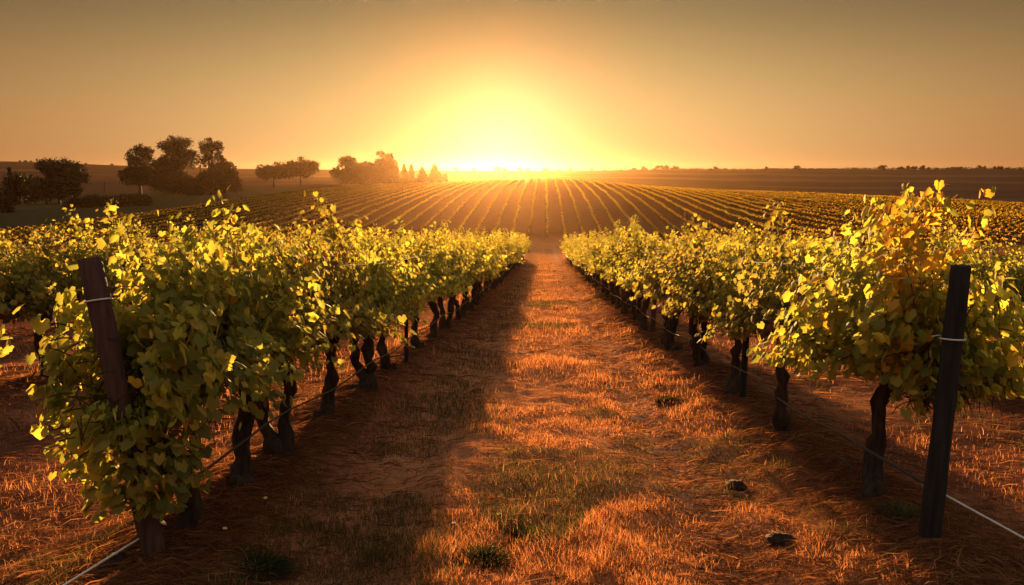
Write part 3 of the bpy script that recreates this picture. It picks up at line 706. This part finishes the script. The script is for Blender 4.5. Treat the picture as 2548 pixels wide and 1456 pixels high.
TREES = [
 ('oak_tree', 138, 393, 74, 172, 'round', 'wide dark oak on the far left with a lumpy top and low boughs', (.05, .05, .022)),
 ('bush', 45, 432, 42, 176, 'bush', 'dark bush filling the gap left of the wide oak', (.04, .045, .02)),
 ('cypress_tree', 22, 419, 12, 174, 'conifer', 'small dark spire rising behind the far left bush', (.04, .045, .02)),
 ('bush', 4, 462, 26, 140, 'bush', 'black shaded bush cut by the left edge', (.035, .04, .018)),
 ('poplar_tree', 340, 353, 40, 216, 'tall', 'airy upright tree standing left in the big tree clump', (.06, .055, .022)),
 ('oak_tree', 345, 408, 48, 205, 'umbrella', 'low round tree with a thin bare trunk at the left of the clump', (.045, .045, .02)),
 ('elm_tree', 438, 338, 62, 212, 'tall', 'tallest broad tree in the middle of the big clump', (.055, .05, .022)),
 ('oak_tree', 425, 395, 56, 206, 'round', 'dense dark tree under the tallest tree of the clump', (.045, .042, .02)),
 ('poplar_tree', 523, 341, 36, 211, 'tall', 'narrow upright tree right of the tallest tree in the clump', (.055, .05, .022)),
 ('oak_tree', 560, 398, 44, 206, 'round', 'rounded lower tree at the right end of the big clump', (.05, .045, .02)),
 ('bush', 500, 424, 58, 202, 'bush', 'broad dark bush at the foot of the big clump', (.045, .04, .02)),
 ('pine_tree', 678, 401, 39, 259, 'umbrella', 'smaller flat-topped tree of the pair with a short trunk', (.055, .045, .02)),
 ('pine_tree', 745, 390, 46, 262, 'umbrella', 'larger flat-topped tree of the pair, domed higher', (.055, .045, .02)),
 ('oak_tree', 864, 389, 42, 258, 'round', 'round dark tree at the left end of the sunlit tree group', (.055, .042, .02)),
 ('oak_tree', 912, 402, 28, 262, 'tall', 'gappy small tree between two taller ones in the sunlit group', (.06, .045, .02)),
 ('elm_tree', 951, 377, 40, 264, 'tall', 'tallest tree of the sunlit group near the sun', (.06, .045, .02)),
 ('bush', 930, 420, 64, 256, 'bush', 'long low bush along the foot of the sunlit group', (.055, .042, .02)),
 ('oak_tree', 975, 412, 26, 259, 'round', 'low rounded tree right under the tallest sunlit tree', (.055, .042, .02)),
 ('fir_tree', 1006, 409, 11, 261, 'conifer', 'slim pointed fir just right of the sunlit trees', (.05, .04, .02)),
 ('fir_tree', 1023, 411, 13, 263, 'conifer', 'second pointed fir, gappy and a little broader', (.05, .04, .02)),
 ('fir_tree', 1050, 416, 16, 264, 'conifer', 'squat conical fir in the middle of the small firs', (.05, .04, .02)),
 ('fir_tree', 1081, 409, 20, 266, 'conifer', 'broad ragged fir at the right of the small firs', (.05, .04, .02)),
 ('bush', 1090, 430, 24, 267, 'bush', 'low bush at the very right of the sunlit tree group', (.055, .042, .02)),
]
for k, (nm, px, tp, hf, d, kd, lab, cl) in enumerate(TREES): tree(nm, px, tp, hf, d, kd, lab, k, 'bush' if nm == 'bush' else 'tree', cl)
# shrubs of the hedge below the left trees
for k, (px, tp, hf) in enumerate([(185, 487, 26), (228, 485, 28), (272, 483, 28), (315, 481, 26), (352, 481, 24)]):
    tree('shrub', px, tp, hf, 150, 'bush', f'{ordinal(k + 1)} low shrub from the left in the hedge below the left trees', 60 + k, 'shrub', (.075, .07, .028))
# trees along the far ridge
rt = np.random.default_rng(77)
pos = list(np.sort(np.concatenate([rt.uniform(1130, 2540, 34), rt.uniform(2250, 2545, 12)])))
lr = [52, 66, 80, 215, 280]
for k, px in enumerate(lr + pos):
    d = rt.uniform(655, 677); p = at(px, 425, d); x, y = p[0], p[1]; z = float(H(x, y))
    big = rt.uniform(1.2, 1.8) if k < len(lr) else rt.uniform(1.5, 2.6) if rt.random() < .6 else rt.uniform(2.6, 4.2); W = big * rt.uniform(.5, .9)
    r = np.random.default_rng(5000 + k); o = empty('distant_tree', (x, y, z - .3))
    kk = k + 1 if k < len(lr) else k + 1 - len(lr)
    tag(o, f'{ordinal(kk)} tiny tree from the left along the {"left" if k < len(lr) else "right"} part of the skyline ridge', 'tree', 'tiny trees on the skyline')
    V, B = tube([(0, 0, -1), (0, 0, big * .6)], [.25, .1], 6); obj('trunk', mesh('trunk', V, B, M_treebark), o)
    bl = [(r.normal(0, W * .4), r.normal(0, W * .3), big * r.uniform(.25, .8), W * r.uniform(.25, .45), big * r.uniform(.15, .25)) for _ in range(8)]
    obj('crown', crown(bl, r, .32, 7, (.045, .04, .022)), o)
mbw = MB(); r = np.random.default_rng(88)
for px in np.arange(1500, 2600, 5.0):
    if px < 1900 and r.random() < .45: continue
    d = r.uniform(664, 676); p = at(px, 425, d); z = float(H(p[0], p[1])); hh = r.uniform(.8, 1.8) * (.6 + .4 * (px > 2100))
    for q in range(14):
        c = np.array([p[0] + r.normal(0, 1.2), p[1] + r.normal(0, 1.0), z + r.uniform(0, hh)]); n_ = unit(r.normal(0, 1, 3)); t_ = unit(np.cross(n_, r.normal(0, 1, 3))); b_ = np.cross(n_, t_); sz = r.uniform(.3, .6)
        mbw.add([c - t_ * sz, c - b_ * sz, c + t_ * sz, c + b_ * sz], [np.array([[0, 1, 2, 3]])], np.array([.025, .02, .012]))
tag(obj('treeline', mbw.mesh('treeline', M_tree)), 'low dark continuous scrub line along the right skyline ridge', 'scrub', kind='stuff')
# two lone poles
p = at(260, 468, 250); z = float(H(p[0], p[1])); q = at(260, 453, 250)
post('field_post', (p[0], p[1], z), (q[0], q[1], max(q[2], z + 1.8)), .16, .14, M_postgrey, 'lone dark fence post in the misty field between two left trees', None, 'post')
p = at(2286, 488, 172); z = float(H(p[0], p[1]))
post('field_post', (p[0], p[1], z), (p[0] + .05, p[1], z + 2.6), .07, .06, M_postgrey, 'lone thin post standing on the right crest of the vineyard hill', None, 'post')

# ------------------------------------------------------------------ haze: one closed box of even, thin air
zb = float(Z.min()) - 1.0; zt = 12.6
V = np.array([(-1130, -90, zb), (1130, -90, zb), (1130, 1230, zb), (-1130, 1230, zb), (-1130, -90, zt), (1130, -90, zt), (1130, 1230, zt), (-1130, 1230, zt)])
Bx = np.array([(0, 3, 2, 1), (4, 5, 6, 7), (0, 1, 5, 4), (1, 2, 6, 5), (2, 3, 7, 6), (3, 0, 4, 7)])
mh, th_, oh = newmat('haze_air')
pv = N(th_, 'ShaderNodeVolumePrincipled'); pv.inputs['Color'].default_value = (1.0, .60, .28, 1); pv.inputs['Density'].default_value = .000056; pv.inputs['Anisotropy'].default_value = .90
link(th_, pv.outputs[0], oh.inputs['Volume'])
tag(obj('haze', mesh('haze', V, [Bx], mh)), kind='stuff')
